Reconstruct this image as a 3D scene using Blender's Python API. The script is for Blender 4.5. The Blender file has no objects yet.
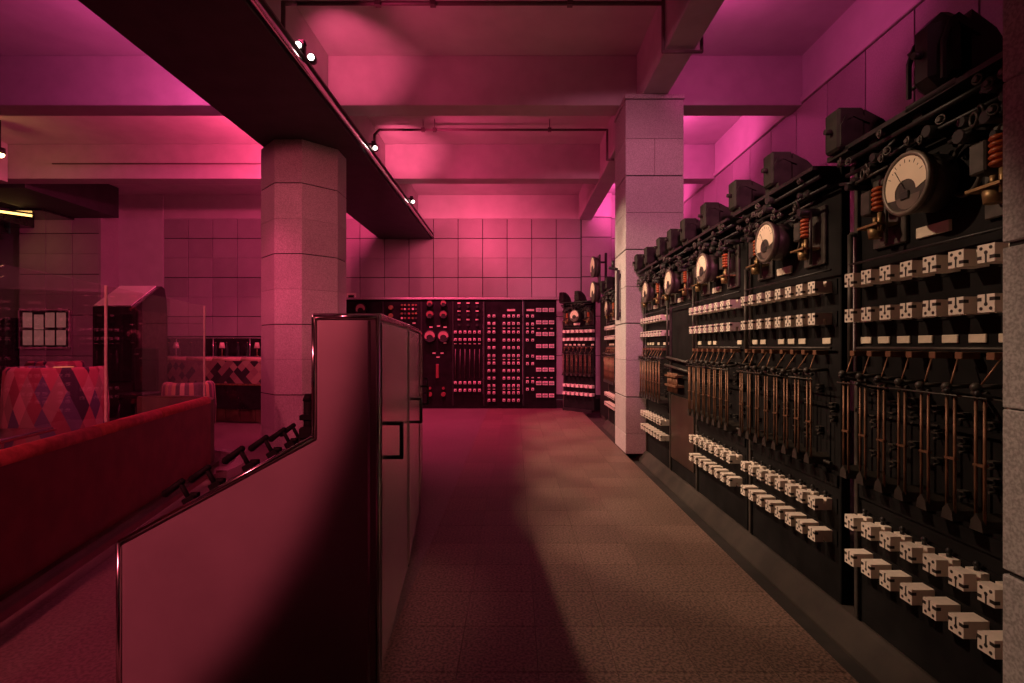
import bpy, math, random
from mathutils import Vector, Matrix
random.seed(7)
PI = math.pi
C = bpy.context.scene.collection
# ------------------------------------------------------------------ camera, world, lights
sc = bpy.context.scene
cam = bpy.data.cameras.new('camera'); cam.sensor_width = 36; cam.lens = 18
cam.shift_x = -0.003; cam.shift_y = 0.0045; cam.clip_start = 0.05
co = bpy.data.objects.new('camera', cam); C.objects.link(co)
co.location = (0, 0, 1.4); co.rotation_euler = (PI/2, 0, 0); sc.camera = co
sc.view_settings.view_transform = 'Standard'; sc.view_settings.look = 'None'
sc.view_settings.exposure = 0.0; sc.view_settings.gamma = 1; sc.view_settings.use_curve_mapping = False
w = bpy.data.worlds.new('world'); sc.world = w; w.use_nodes = True
w.node_tree.nodes['Background'].inputs[0].default_value = (1, .86, .88, 1)
w.node_tree.nodes['Background'].inputs[1].default_value = 0.10

def spot(name, loc, target, power, col, size=60, blend=.3, radius=.05):
    l = bpy.data.lights.new(name, 'SPOT'); l.energy = power; l.color = col
    l.spot_size = math.radians(size); l.spot_blend = blend; l.shadow_soft_size = radius
    o = bpy.data.objects.new(name, l); C.objects.link(o); o.location = loc
    o.rotation_euler = (Vector(target) - Vector(loc)).to_track_quat('-Z', 'Y').to_euler()
    return o
def area(name, loc, target, power, col, sx=.2, sy=None):
    l = bpy.data.lights.new(name, 'AREA'); l.energy = power; l.color = col; l.size = sx
    if sy: l.shape = 'RECTANGLE'; l.size_y = sy
    o = bpy.data.objects.new(name, l); C.objects.link(o); o.location = loc
    o.rotation_euler = (Vector(target) - Vector(loc)).to_track_quat('-Z', 'Y').to_euler()
    return o
PINK = (1, .065, .21); MAG = (1, .085, .38); WARM = (1, .66, .44); ROSE = (1, .25, .42)
# floodlights on the ledge of the wide beam: a narrow beam along it and a wide throw over each bay
for y, p, p2, yb in ((5.15, 150, 80, 6.95), (8.2, 240, 160, 10.0), (11.2, 90, 170, 13.3)):
    spot('pink_uplight', (-2.25, y, 4.50), (-2.1, y+1.75, 5.20), p, (1, .10, .24), 52, 1.0, .03)
    spot('pink_uplight', (-2.25, y, 4.50), (.4, yb, 4.78), p2, PINK, 78, .9, .05)
for y, p in ((5.2, 34), (8.6, 115), (11.8, 120)):
    spot('magenta_uplight', (2.2, y, 4.80), (3.1, y+.8, 5.5), p, MAG, 150, .5, .05)
spot('magenta_uplight', (-3.42, 5.6, 4.55), (-4.6, 6.9, 5.2), 165, MAG, 120, .6, .05)
spot('pink_uplight', (-3.42, 8.5, 4.5), (-5.4, 10.0, 5.0), 560, PINK, 120, .6, .05)
spot('pink_uplight', (-3.42, 11.4, 4.4), (-6, 12.9, 4.6), 110, PINK, 140, .5, .05)
# wash towards the floor and the left-hand room
for y, p in ((8.6, 720), (10.8, 800)):
    spot('pink_wash', (-1.95, y, 4.4), (-.9, y+.5, 0), p, PINK, 95, .8, .1)
spot('pink_wash', (-1.0, 10.5, 4.6), (-1.0, 13.4, 2.9), 330, (1, .11, .23), 125, .9, .4)
spot('pink_wash', (-3.75, 5.4, 4.15), (-4.0, 5.9, 0), 260, PINK, 110, .8, .1)
spot('pink_wash', (-3.75, 8.5, 4.15), (-6, 9.6, 0), 360, PINK, 110, .8, .1)
spot('pink_wash', (-3.75, .2, 4.15), (-3.2, -1.0, 0), 260, PINK, 80, .6, .2)  # unseen lamp, added so the desk end panel mirrors a pink floor
spot('pink_wash', (-2.6, -1.8, 4.1), (-2.61, 2, 2.30), 860, (1, .13, .19), 52, .12, .05)  # unseen spot added behind the camera for the end panel's diagonal light edge
# unseen soft spots added behind the camera to light the column fronts
spot('rose_fill', (-.4, -3.2, 4.15), (1.45, 6.7, 2.75), 2100, ROSE, 27, .8, .3)
spot('rose_fill', (-.4, -3.2, 4.15), (-3.06, 7, 2.5), 900, (1, .19, .27), 16, .6, .3)
# warm spotlights on the lip of the wide beam, aimed at the switchboards
for y, p, sz, zt in ((3.2, 400, 47, .85), (4.5, 440, 49, 1.0), (5.8, 480, 52, 1.15), (7.0, 430, 52, 1.15), (8.3, 380, 52, 1.15), (9.6, 340, 52, 1.15)):
    spot('warm_spot', (-2.11, y, 4.17), (1.7, y-.1, zt), p, WARM, sz, .3, .06)

spot('door_fill', (1.6, 4.3, 4.6), (-.62, 2.9, .85), 160, (1, .42, .36), 22, .7, .1)  # unseen lamp added to brighten the steel desk doors

# ------------------------------------------------------------------ materials
def nodes(name):
    m = bpy.data.materials.new(name); m.use_nodes = True
    nt = m.node_tree; return m, nt, nt.nodes['Principled BSDF']
def mat(name, col, rough=.5, metal=0, var=.0, scale=8, bump=0, bscale=60, emit=None, estr=0, spec=None, coords='Object', col2=None):
    m, nt, b = nodes(name)
    b.inputs['Base Color'].default_value = (*col, 1); b.inputs['Roughness'].default_value = rough
    b.inputs['Metallic'].default_value = metal
    if spec is not None: b.inputs['Specular IOR Level'].default_value = spec
    tc = nt.nodes.new('ShaderNodeTexCoord')
    if var or col2:
        n = nt.nodes.new('ShaderNodeTexNoise'); n.inputs['Scale'].default_value = scale; n.inputs['Detail'].default_value = 6
        nt.links.new(tc.outputs[coords], n.inputs['Vector'])
        r = nt.nodes.new('ShaderNodeValToRGB')
        c2 = col2 or tuple(min(1, c*(1+var)) for c in col); c1 = col if col2 else tuple(c*(1-var) for c in col)
        r.color_ramp.elements[0].position = .35; r.color_ramp.elements[1].position = .65
        r.color_ramp.elements[0].color = (*c1, 1); r.color_ramp.elements[1].color = (*c2, 1)
        nt.links.new(n.outputs['Fac'], r.inputs['Fac']); nt.links.new(r.outputs['Color'], b.inputs['Base Color'])
    if bump:
        n2 = nt.nodes.new('ShaderNodeTexNoise'); n2.inputs['Scale'].default_value = bscale
        nt.links.new(tc.outputs[coords], n2.inputs['Vector'])
        bp = nt.nodes.new('ShaderNodeBump'); bp.inputs['Strength'].default_value = bump; bp.inputs['Distance'].default_value = .01
        nt.links.new(n2.outputs['Fac'], bp.inputs['Height']); nt.links.new(bp.outputs['Normal'], b.inputs['Normal'])
    if emit: b.inputs['Emission Color'].default_value = (*emit, 1); b.inputs['Emission Strength'].default_value = estr
    return m
def granite(name, c1, c2, rough=.6, scale=90):
    m, nt, b = nodes(name)
    tc = nt.nodes.new('ShaderNodeTexCoord')
    n = nt.nodes.new('ShaderNodeTexNoise'); n.inputs['Scale'].default_value = scale; n.inputs['Detail'].default_value = 3
    n2 = nt.nodes.new('ShaderNodeTexNoise'); n2.inputs['Scale'].default_value = 2.2
    nt.links.new(tc.outputs['Object'], n.inputs['Vector']); nt.links.new(tc.outputs['Object'], n2.inputs['Vector'])
    r = nt.nodes.new('ShaderNodeValToRGB')
    r.color_ramp.elements[0].position = .38; r.color_ramp.elements[1].position = .62
    r.color_ramp.elements[0].color = (*c1, 1); r.color_ramp.elements[1].color = (*c2, 1)
    nt.links.new(n.outputs['Fac'], r.inputs['Fac'])
    oi = nt.nodes.new('ShaderNodeObjectInfo')
    mx = nt.nodes.new('ShaderNodeMath'); mx.operation = 'MULTIPLY_ADD'; mx.inputs[1].default_value = .22; mx.inputs[2].default_value = .80
    nt.links.new(oi.outputs['Random'], mx.inputs[0])
    m2 = nt.nodes.new('ShaderNodeMath'); m2.operation = 'MULTIPLY_ADD'; m2.inputs[1].default_value = .3; m2.inputs[2].default_value = -.15
    nt.links.new(n2.outputs['Fac'], m2.inputs[0])
    ad = nt.nodes.new('ShaderNodeMath'); ad.operation = 'ADD'
    nt.links.new(mx.outputs[0], ad.inputs[0]); nt.links.new(m2.outputs[0], ad.inputs[1])
    hs = nt.nodes.new('ShaderNodeHueSaturation')
    nt.links.new(r.outputs['Color'], hs.inputs['Color']); nt.links.new(ad.outputs[0], hs.inputs['Value'])
    nt.links.new(hs.outputs['Color'], b.inputs['Base Color']); b.inputs['Roughness'].default_value = rough
    bp = nt.nodes.new('ShaderNodeBump'); bp.inputs['Strength'].default_value = .15; bp.inputs['Distance'].default_value = .004
    nt.links.new(n.outputs['Fac'], bp.inputs['Height']); nt.links.new(bp.outputs['Normal'], b.inputs['Normal'])
    return m
def harlequin(name, cols, sx, sz, stripes=False):
    # printed diamonds: u = angle around the chair (object x/y) or object x, v = height
    m, nt, b = nodes(name); L = nt.links
    tc = nt.nodes.new('ShaderNodeUVMap')
    sp = nt.nodes.new('ShaderNodeSeparateXYZ'); L.new(tc.outputs[0], sp.inputs[0])
    def M(op, a, bb):
        n = nt.nodes.new('ShaderNodeMath'); n.operation = op
        for i, q in enumerate((a, bb)):
            if q is None: continue
            if isinstance(q, (int, float)): n.inputs[i].default_value = q
            else: L.new(q, n.inputs[i])
        return n.outputs[0]
    u = M('DIVIDE', sp.outputs[0], sx); v = M('DIVIDE', sp.outputs[1], sz)
    if stripes:
        key = M('FLOOR', M('ADD', u, M('MULTIPLY', v, .0)), None)
        f2 = M('MULTIPLY', key, 7.31)
    else:
        a = M('FLOOR', M('ADD', u, v), None); c = M('FLOOR', M('SUBTRACT', u, v), None)
        f2 = M('ADD', M('MULTIPLY', a, 3.77), M('MULTIPLY', c, 5.13))
    wn = nt.nodes.new('ShaderNodeTexWhiteNoise'); wn.noise_dimensions = '1D'; L.new(f2, wn.inputs['W'])
    r = nt.nodes.new('ShaderNodeValToRGB'); r.color_ramp.interpolation = 'CONSTANT'
    while len(r.color_ramp.elements) < len(cols): r.color_ramp.elements.new(.5)
    for i, c in enumerate(cols):
        r.color_ramp.elements[i].position = i/len(cols); r.color_ramp.elements[i].color = (*c, 1)
    L.new(wn.outputs['Value'], r.inputs['Fac']); L.new(r.outputs['Color'], b.inputs['Base Color'])
    b.inputs['Roughness'].default_value = .8
    return m
M = {}
M['plaster'] = mat('painted_plaster', (.62, .60, .58), .75, var=.05, scale=3, bump=.1, bscale=25)
M['dark_beam'] = mat('dark_painted_steel', (.035, .033, .034), .6, var=.2, scale=4)
M['beam'] = mat('beam_paint', (.50, .47, .46), .7, var=.06, scale=4)
M['tile'] = granite('wall_cladding', (.40, .37, .36), (.47, .44, .43), .45, 60)
M['joint'] = mat('dark_joint', (.03, .028, .028), .9, var=.3, scale=20)
M['granite'] = granite('granite_block', (.36, .33, .32), (.60, .56, .55), .6, 110)
M['floor_tile'] = granite('speckled_floor_tile', (.065, .038, .029), (.24, .150, .118), .5, 75)
M['floor'] = granite('floor_screed', (.11, .08, .07), (.20, .15, .135), .45, 60)
M['curb'] = mat('worn_concrete', (.030, .021, .016), .85, var=.3, scale=5, bump=.08)
M['slate'] = mat('black_slate', (.011, .010, .010), .7, var=.3, scale=6, spec=.10)
M['blackmetal'] = mat('black_enamel', (.018, .016, .016), .42, var=.25, scale=12, spec=.35)
M['gunmetal'] = mat('dull_gunmetal', (.062, .052, .044), .5, .3, var=.35, scale=15)
M['porcelain'] = mat('ivory_porcelain', (.80, .70, .60), .45, var=.06, scale=30)
M['contact'] = mat('dark_contact', (.02, .017, .015), .5, var=.2, scale=30)
M['castiron'] = mat('cast_iron', (.026, .023, .019), .65, var=.3, scale=15, spec=.2)
M['bakelite'] = mat('brown_bakelite', (.035, .022, .015), .35, var=.3, scale=5)
M['bezel'] = mat('worn_bezel', (.16, .125, .10), .45, .3, var=.2, scale=12)
M['roll'] = mat('ochre_fabric', (.42, .27, .20), .8, var=.2, scale=14)
M['copper'] = mat('tarnished_copper', (.24, .115, .065), .5, .4, var=.3, scale=14)
M['coil'] = mat('orange_coil', (.38, .075, .02), .4, var=.2, scale=40)
M['brass'] = mat('aged_brass', (.30, .19, .085), .45, .6, var=.3, scale=20)
M['ivory'] = mat('ivory_dial', (.86, .70, .52), .5, var=.04, scale=12)
M['paper'] = mat('engraved_plate', (.72, .62, .48), .55, var=.1, scale=25)
M['steel'] = mat('brushed_stainless', (.78, .72, .70), .24, .85, var=.05, scale=5)
M['panel_steel'] = mat('satin_steel_panel', (.42, .36, .36), .38, .5, var=.08, scale=3)
M['chrome'] = mat('polished_trim', (.78, .74, .72), .16, 1.0, var=.04, scale=10)
M['velvet'] = mat('red_velvet', (.52, .085, .095), .85, var=.2, scale=20)
M['booth_red'] = mat('dark_red_leather', (.26, .045, .055), .5, var=.15, scale=6)
M['wood'] = mat('dark_walnut', (.10, .055, .035), .45, var=.4, scale=5)
M['glossblack'] = mat('gloss_black', (.02, .018, .018), .15, var=.2, scale=8)
M['pipe'] = mat('conduit_paint', (.16, .10, .11), .5, var=.1, scale=10)
M['redlens'] = mat('red_lens', (.26, .06, .06), .3, var=.1, scale=10)
M['pinkdial'] = mat('rosy_dial', (.52, .30, .26), .5, var=.1, scale=12)
M['lampface'] = mat('lamp_lens', (1, .9, .85), .3, emit=(1, .85, .75), estr=9, var=.01)
M['warmlamp'] = mat('warm_lamp_lens', (1, .8, .5), .3, emit=(1, .62, .28), estr=14, var=.01)
M['tube'] = mat('amber_tube', (1, .8, .4), .3, emit=(1, .62, .16), estr=3.2, var=.01)
M['sheet'] = mat('backlit_sheet', (.6, .45, .4), .6, emit=(1, .55, .45), estr=.10, var=.1, scale=9)
M['harlequin'] = harlequin('harlequin_fabric', [(.48, .13, .17), (.05, .035, .06), (.36, .20, .20), (.13, .10, .18), (.55, .26, .28), (.30, .07, .10)], .135, .36)
M['stripe'] = harlequin('striped_fabric', [(.42, .27, .15), (.05, .03, .035), (.26, .12, .14), (.50, .38, .26), (.09, .06, .07)], .055, .3, True)
M['pattern'] = harlequin('patterned_fabric', [(.30, .18, .16), (.02, .015, .02), (.26, .14, .14), (.04, .025, .03), (.36, .25, .20)], .17, .17)
M['matteblack'] = mat('matte_black', (.010, .009, .009), .65, var=.2, scale=12, spec=.12)
M['glassbottle'] = mat('dark_bottle_glass', (.03, .04, .03), .1, var=.2)
def glass_mat():
    m = bpy.data.materials.new('clear_glass'); m.use_nodes = True; nt = m.node_tree; nt.nodes.clear()
    out = nt.nodes.new('ShaderNodeOutputMaterial'); mx = nt.nodes.new('ShaderNodeMixShader')
    t = nt.nodes.new('ShaderNodeBsdfTransparent'); t.inputs[0].default_value = (.90, .86, .86, 1)
    g = nt.nodes.new('ShaderNodeBsdfGlossy'); g.inputs['Roughness'].default_value = .02
    f = nt.nodes.new('ShaderNodeFresnel'); f.inputs['IOR'].default_value = 1.5
    ge = nt.nodes.new('ShaderNodeNewGeometry'); ml = nt.nodes.new('ShaderNodeMath'); ml.operation = 'MULTIPLY_ADD'; ml.inputs[1].default_value = -1; ml.inputs[2].default_value = 1
    nt.links.new(ge.outputs['Backfacing'], ml.inputs[0]); m3 = nt.nodes.new('ShaderNodeMath'); m3.operation = 'MULTIPLY'
    nt.links.new(ml.outputs[0], m3.inputs[0]); nt.links.new(f.outputs[0], m3.inputs[1]); nt.links.new(m3.outputs[0], mx.inputs[0]); nt.links.new(t.outputs[0], mx.inputs[1]); nt.links.new(g.outputs[0], mx.inputs[2])
    nt.links.new(mx.outputs[0], out.inputs[0]); return m
M['glass'] = glass_mat()

# ------------------------------------------------------------------ mesh helpers
class MB:
    def __init__(s): s.v = []; s.f = []; s.sm = []; s.uv = {}
    def add(s, vs, fs, smooth=False):
        k = len(s.v); s.v += [tuple(v) for v in vs]
        for f in fs: s.f.append([i+k for i in f]); s.sm.append(smooth)
        return s
    def box(s, x0, x1, y0, y1, z0, z1, bev=0):
        if bev:
            b = min(bev, (x1-x0)/2.2, (y1-y0)/2.2, (z1-z0)/2.2)
            # chamfered box: 24 verts
            vs = []; idx = {}
            for ix, x in enumerate((x0, x1)):
                for iy, y in enumerate((y0, y1)):
                    for iz, z in enumerate((z0, z1)):
                        sx, sy, sz = (1-2*ix), (1-2*iy), (1-2*iz)
                        idx[ix, iy, iz, 0] = len(vs); vs.append((x, y+sy*b, z+sz*b))
                        idx[ix, iy, iz, 1] = len(vs); vs.append((x+sx*b, y, z+sz*b))
                        idx[ix, iy, iz, 2] = len(vs); vs.append((x+sx*b, y+sy*b, z))
            fs = []
            for i in (0, 1):
                q = [(i, 0, 0), (i, 1, 0), (i, 1, 1), (i, 0, 1)]; q = q if i else q[::-1]
                fs.append([idx[a, bb, c, 0] for a, bb, c in q])
                q = [(0, i, 0), (0, i, 1), (1, i, 1), (1, i, 0)]; q = q if i else q[::-1]
                fs.append([idx[a, bb, c, 1] for a, bb, c in q])
                q = [(0, 0, i), (1, 0, i), (1, 1, i), (0, 1, i)]; q = q if i else q[::-1]
                fs.append([idx[a, bb, c, 2] for a, bb, c in q])
            for i in (0, 1):
                for j in (0, 1):
                    par = (i ^ j)
                    q = [idx[i, j, 0, 0], idx[i, j, 0, 1], idx[i, j, 1, 1], idx[i, j, 1, 0]]; fs.append(q if not par else q[::-1])
                    q = [idx[i, 0, j, 0], idx[i, 1, j, 0], idx[i, 1, j, 2], idx[i, 0, j, 2]]; fs.append(q if not par else q[::-1])
                    q = [idx[0, i, j, 1], idx[0, i, j, 2], idx[1, i, j, 2], idx[1, i, j, 1]]; fs.append(q if not par else q[::-1])
                    for k in (0, 1):
                        q = [idx[i, j, k, 0], idx[i, j, k, 1], idx[i, j, k, 2]]
                        fs.append(q if (i ^ j ^ k) else q[::-1])
            return s.add(vs, fs)
        vs = [(x, y, z) for x in (x0, x1) for y in (y0, y1) for z in (z0, z1)]
        return s.add(vs, [(0, 1, 3, 2), (4, 6, 7, 5), (0, 4, 5, 1), (2, 3, 7, 6), (0, 2, 6, 4), (1, 5, 7, 3)])
    def cbox(s, c, d, bev=0):
        return s.box(c[0]-d[0]/2, c[0]+d[0]/2, c[1]-d[1]/2, c[1]+d[1]/2, c[2]-d[2]/2, c[2]+d[2]/2, bev)
    def cyl(s, a, b, r0, r1=None, n=12, caps=True, smooth=True):
        r1 = r0 if r1 is None else r1
        a = Vector(a); b = Vector(b); d = (b-a).normalized()
        u = d.orthogonal().normalized(); v = d.cross(u)
        vs = []
        for i in range(n):
            t = 2*PI*i/n; q = u*math.cos(t)+v*math.sin(t)
            vs += [a+q*r0, b+q*r1]
        s.add(vs, [(2*i, 2*((i+1) % n), 2*((i+1) % n)+1, 2*i+1) for i in range(n)], smooth)
        if caps:
            k = len(s.v)-2*n
            s.f.append([k+2*i for i in range(n)][::-1]); s.sm.append(False)
            s.f.append([k+2*i+1 for i in range(n)]); s.sm.append(False)
        return s
    def tube(s, pts, r, n=8):
        for a, b in zip(pts[:-1], pts[1:]): s.cyl(a, b, r, n=n)
        for p in pts[1:-1]: s.ball(p, r*1.02, 8, 5)
        return s
    def ball(s, c, r, n=10, m=6, sz=1):
        vs = []; fs = []
        for j in range(m+1):
            ph = PI*j/m
            for i in range(n):
                t = 2*PI*i/n
                vs.append((c[0]+r*math.sin(ph)*math.cos(t), c[1]+r*math.sin(ph)*math.sin(t), c[2]+r*sz*math.cos(ph)))
        for j in range(m):
            for i in range(n): fs.append((j*n+i, (j+1)*n+i, (j+1)*n+(i+1) % n, j*n+(i+1) % n))
        return s.add(vs, fs, True)
    def torus(s, c, axis, R, r, n=20, m=6):
        d = Vector(axis).normalized(); u = d.orthogonal().normalized(); v = d.cross(u); c = Vector(c)
        vs = []; fs = []
        for i in range(n):
            t = 2*PI*i/n; q = u*math.cos(t)+v*math.sin(t)
            for j in range(m):
                p = 2*PI*j/m; vs.append(c+q*(R+r*math.cos(p))+d*(r*math.sin(p)))
        for i in range(n):
            for j in range(m): fs.append((i*m+j, ((i+1) % n)*m+j, ((i+1) % n)*m+(j+1) % m, i*m+(j+1) % m))
        return s.add(vs, fs, True)
    def prism(s, poly, axis, a, b):
        # polygon in the two other axes (order: x->(y,z), y->(x,z), z->(x,y)), extruded from a to b
        def P(p, t): return (t, p[0], p[1]) if axis == 'x' else (p[0], t, p[1]) if axis == 'y' else (p[0], p[1], t)
        n = len(poly); vs = [P(p, a) for p in poly]+[P(p, b) for p in poly]
        fs = [tuple(range(n))[::-1], tuple(range(n, 2*n))]+[(i, (i+1) % n, n+(i+1) % n, n+i) for i in range(n)]
        return s.add(vs, fs)
    def lathe(s, c, prof, n=20):
        vs = []; fs = []; m = len(prof)
        for r, z in prof:
            for i in range(n): vs.append((c[0]+r*math.cos(2*PI*i/n), c[1]+r*math.sin(2*PI*i/n), c[2]+z))
        for j in range(m-1):
            for i in range(n): fs.append((j*n+i, j*n+(i+1) % n, (j+1)*n+(i+1) % n, (j+1)*n+i))
        s.add(vs, fs, True); k = len(s.v)-m*n
        s.f.append([k+i for i in range(n)][::-1]); s.sm.append(False)
        s.f.append([k+(m-1)*n+i for i in range(n)]); s.sm.append(False)
        return s
    def xf(s, mtx):
        s.v = [tuple(mtx @ Vector(v)) for v in s.v]; return s
    def mesh(s, name, m):
        me = bpy.data.meshes.new(name); me.from_pydata(s.v, [], s.f)
        me.polygons.foreach_set('use_smooth', s.sm)
        if s.uv:
            l = me.uv_layers.new(name='UVMap')
            for lp in me.loops: l.data[lp.index].uv = s.uv.get(lp.vertex_index, (0, 0))
        me.materials.append(m); me.update(); return me
    def build(s, name, m, parent=None, loc=None):
        import bmesh
        me = s.mesh(name, m)
        bm = bmesh.new(); bm.from_mesh(me); bmesh.ops.recalc_face_normals(bm, faces=bm.faces); bm.to_mesh(me); bm.free()
        return inst(name, me, parent, loc)
def inst(name, me, parent=None, loc=None):
    o = bpy.data.objects.new(name, me); C.objects.link(o)
    if parent: o.parent = parent
    if loc: o.location = loc
    return o
def thing(name, label, cat, loc=(0, 0, 0), rz=0, group=None):
    o = bpy.data.objects.new(name, None); C.objects.link(o); o.empty_display_size = .1
    o.location = loc; o.rotation_euler = (0, 0, rz); o['label'] = label; o['category'] = cat; o['kind'] = 'thing'
    if group: o['group'] = group
    return o
def tag(o, label, cat, group=None):
    o['label'] = label; o['category'] = cat; o['kind'] = 'thing'
    if group: o['group'] = group
    return o
def struct(name, mb, m, label=None):
    o = mb.build(name, m); o['kind'] = 'structure'
    if label: o['label'] = label
    return o
def dup(root, loc, rz, label, group=None):
    r = root.copy(); C.objects.link(r); r.location = loc; r.rotation_euler = (0, 0, rz); r['label'] = label
    if group: r['group'] = group
    for ch in list(root.children):
        c = ch.copy(); C.objects.link(c); c.parent = r
        for g in ch.children:
            d = g.copy(); C.objects.link(d); d.parent = c
    return r

# ------------------------------------------------------------------ the room shell
CEIL = 5.35; BACK = 13.4; RIGHT = 3.9; LEFT = -14.5
struct('ceiling', MB().box(LEFT, RIGHT, -6.0, BACK, CEIL, CEIL+.1), M['plaster'])
fl = struct('floor', MB().box(LEFT, RIGHT, -6.0, BACK+.2, -.20, -.10), M['curb'])
# smooth floor on the left, tiled aisle on the right
fe = MB().box(LEFT, -.60, -6.0, BACK, -.10, 0).build('floor_screed', M['floor'], fl)
xs = [-.60, -.25, .10, .44, .783, 1.12, 1.43]
tile_me = {}
for i in range(len(xs)-1):
    wd = xs[i+1]-xs[i]
    tile_me[i] = MB().box(.001, wd-.001, .001, .359, -.0999, 0).mesh('floor_tile', M['floor_tile'])
y = 1.12-.36*7
row = 0
while y < 11.4:
    for i in range(len(xs)-1):
        inst('floor_tile', tile_me[i], fl, (xs[i], y, random.uniform(-.0004, 0)))
    y += .36; row += 1
MB().box(-.60, RIGHT, y, BACK, -.10, -.001).build('floor_margin', M['curb'], fl)
# sunken channel and curb in front of the switchboards
cb = struct('trim_1', MB().prism([(1.60, -.1), (1.60, -.07), (1.67, .035), (1.69, .05), (1.80, .05), (1.80, -.1)], 'y', -6.0, 9.4), M['curb'], 'worn concrete curb below the switchboards')
MB().box(1.432, 1.60, -6.0, 9.4, -.10, -.085).build('trench_bottom', mat('shaded_trench', (.018, .013, .011), .95, var=.3, scale=5), cb)  # shade of the channel put into the dark colour of its bottom
MB().box(1.80, RIGHT, -6.0, 10.9, -.10, -.002).build('floor_strip', M['curb'], fl)
# walls
def tiled_wall(name, x0, x1, zs, wd, gap_strong, mt, depth=.03, back=.12):
    """wall in local coords: front at y=0 facing -y, tiles are separate parts"""
    wl = MB().box(x0, x1, depth, depth+back, 0, CEIL).build(name, M['joint'], None); wl['kind'] = 'structure'
    n = max(1, round((x1-x0)/wd)); step = (x1-x0)/n
    for j in range(len(zs)-1):
        gb = .009 if j % 2 == 0 else .002; gt = .002 if j % 2 == 0 else .009
        me = MB().box(.008, step-.008, 0, depth+.002, zs[j]+gb, zs[j+1]-gt, .003).mesh('wall_tile', mt)
        for i in range(n): inst('wall_tile', me, wl, (x0+i*step, 0, 0))
    return wl
zs = [.13+.511*k for k in range(10)]          # top course ends at 4.73
zs[-1] = 4.73
# back wall: right run, pilaster, left run
wb = tiled_wall('wall_back', -9.2, 1.72, zs, .66, .01, M['tile']); wb.location = (0, BACK, 0)
MB().box(-9.2, 1.72, 0, .03, 4.745, CEIL).build('plaster_band', M['plaster'], wb)
MB().box(-9.2, 1.72, -.02, .03, 4.73, 4.745).build('ledge', M['plaster'], wb)
wp = tiled_wall('wall_back_pier', 1.72, 2.5, zs, .78, .01, M['tile']); wp.location = (0, BACK-.16, 0); wp.name = 'wall_pier'
MB().box(1.72, 2.5, 0, .03, 4.745, CEIL).build('plaster_band', M['plaster'], wp)
wc = tiled_wall('wall_corner', 2.5, RIGHT, zs, .7, .01, M['tile']); wc.location = (0, BACK, 0)
MB().box(2.5, RIGHT, 0, .03, 4.745, CEIL).build('plaster_band', M['plaster'], wc)
wa = struct('wall_alcove', MB().box(-10.4, -9.2, BACK-.02, BACK+.1, 0, CEIL), M['plaster'])
ws = tiled_wall('wall_projecting', -12.4, -10.4, zs, .667, .01, M['tile']); ws.location = (0, 12.8, 0)
MB().box(-10.40, -10.36, 0, .58, 0, 4.73).build('return_slab', M['tile'], ws)
MB().box(-12.4, -10.4, 0, .6, 4.735, CEIL).build('plaster_band', M['plaster'], ws)
struct('wall_left', MB().box(LEFT-.1, LEFT, -6.0, BACK, 0, CEIL), M['plaster'])
struct('wall_rear', MB().box(LEFT, RIGHT, -6.1, -6.0, 0, CEIL), M['plaster'])
struct('wall_stairwell', MB().box(LEFT, -12.4, BACK, BACK+.1, 0, CEIL), M['tile'])
zr = [zs[0]]+[zs[k] for k in (2, 4, 6)]+[3.70, 4.70]
zr = [.64, 1.66, 2.68, 3.70, 4.70]
wr = tiled_wall('wall_right', 0, 19.6, zr, .70, .01, M['tile'])
wr.location = (RIGHT, 13.4, 0); wr.rotation_euler = (0, 0, -PI/2)
MB().box(0, 19.4, 0, .03, 4.78, CEIL).build('plaster_band', M['plaster'], wr)
MB().box(0, 19.4, -.03, .03, 4.70, 4.78, .01).build('ledge', M['plaster'], wr)
# beams
bl = struct('beam_wide', MB().box(-3.55, -2.19, -6.0, BACK, 4.20, 4.34, .01), M['dark_beam'], 'wide black soffit running over the octagonal column')
struct('beam_upper', MB().box(-3.25, -2.54, -6.0, BACK, 4.34, CEIL-.001), M['beam'], 'pink-lit beam above the wide black soffit')
MB().tube([(-2.14, -6.0, 4.235), (-2.14, BACK-.05, 4.235)], .032, 10).build('edge_pipe', M['chrome'], bl)
MB().box(-2.19, -2.12, -6.0, BACK-.05, 4.31, 4.33).build('cable_tray', M['pipe'], bl)
struct('beam_narrow', MB().box(1.65, 1.98, -6.0, BACK-.16, 4.66, CEIL-.001, .01), M['beam'], 'narrow beam running over the right column')
for yb in (-2.4, .7, 3.75, 6.95, 10.0):
    for xa, xb in ((LEFT, -3.25), (-2.54, 1.65), (1.98, RIGHT)):
        struct('beam_cross', MB().box(xa, xb, yb, yb+.33, 4.67, CEIL-.001, .008), M['beam'])
struct('beam_left', MB().box(-11.4, -9.9, 7.3, 9.99, 4.60, CEIL-.001), M['beam'])
struct('beam_left', MB().box(-11.4, -9.9, 10.34, 12.79, 4.60, CEIL-.001), M['dark_beam'])

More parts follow.
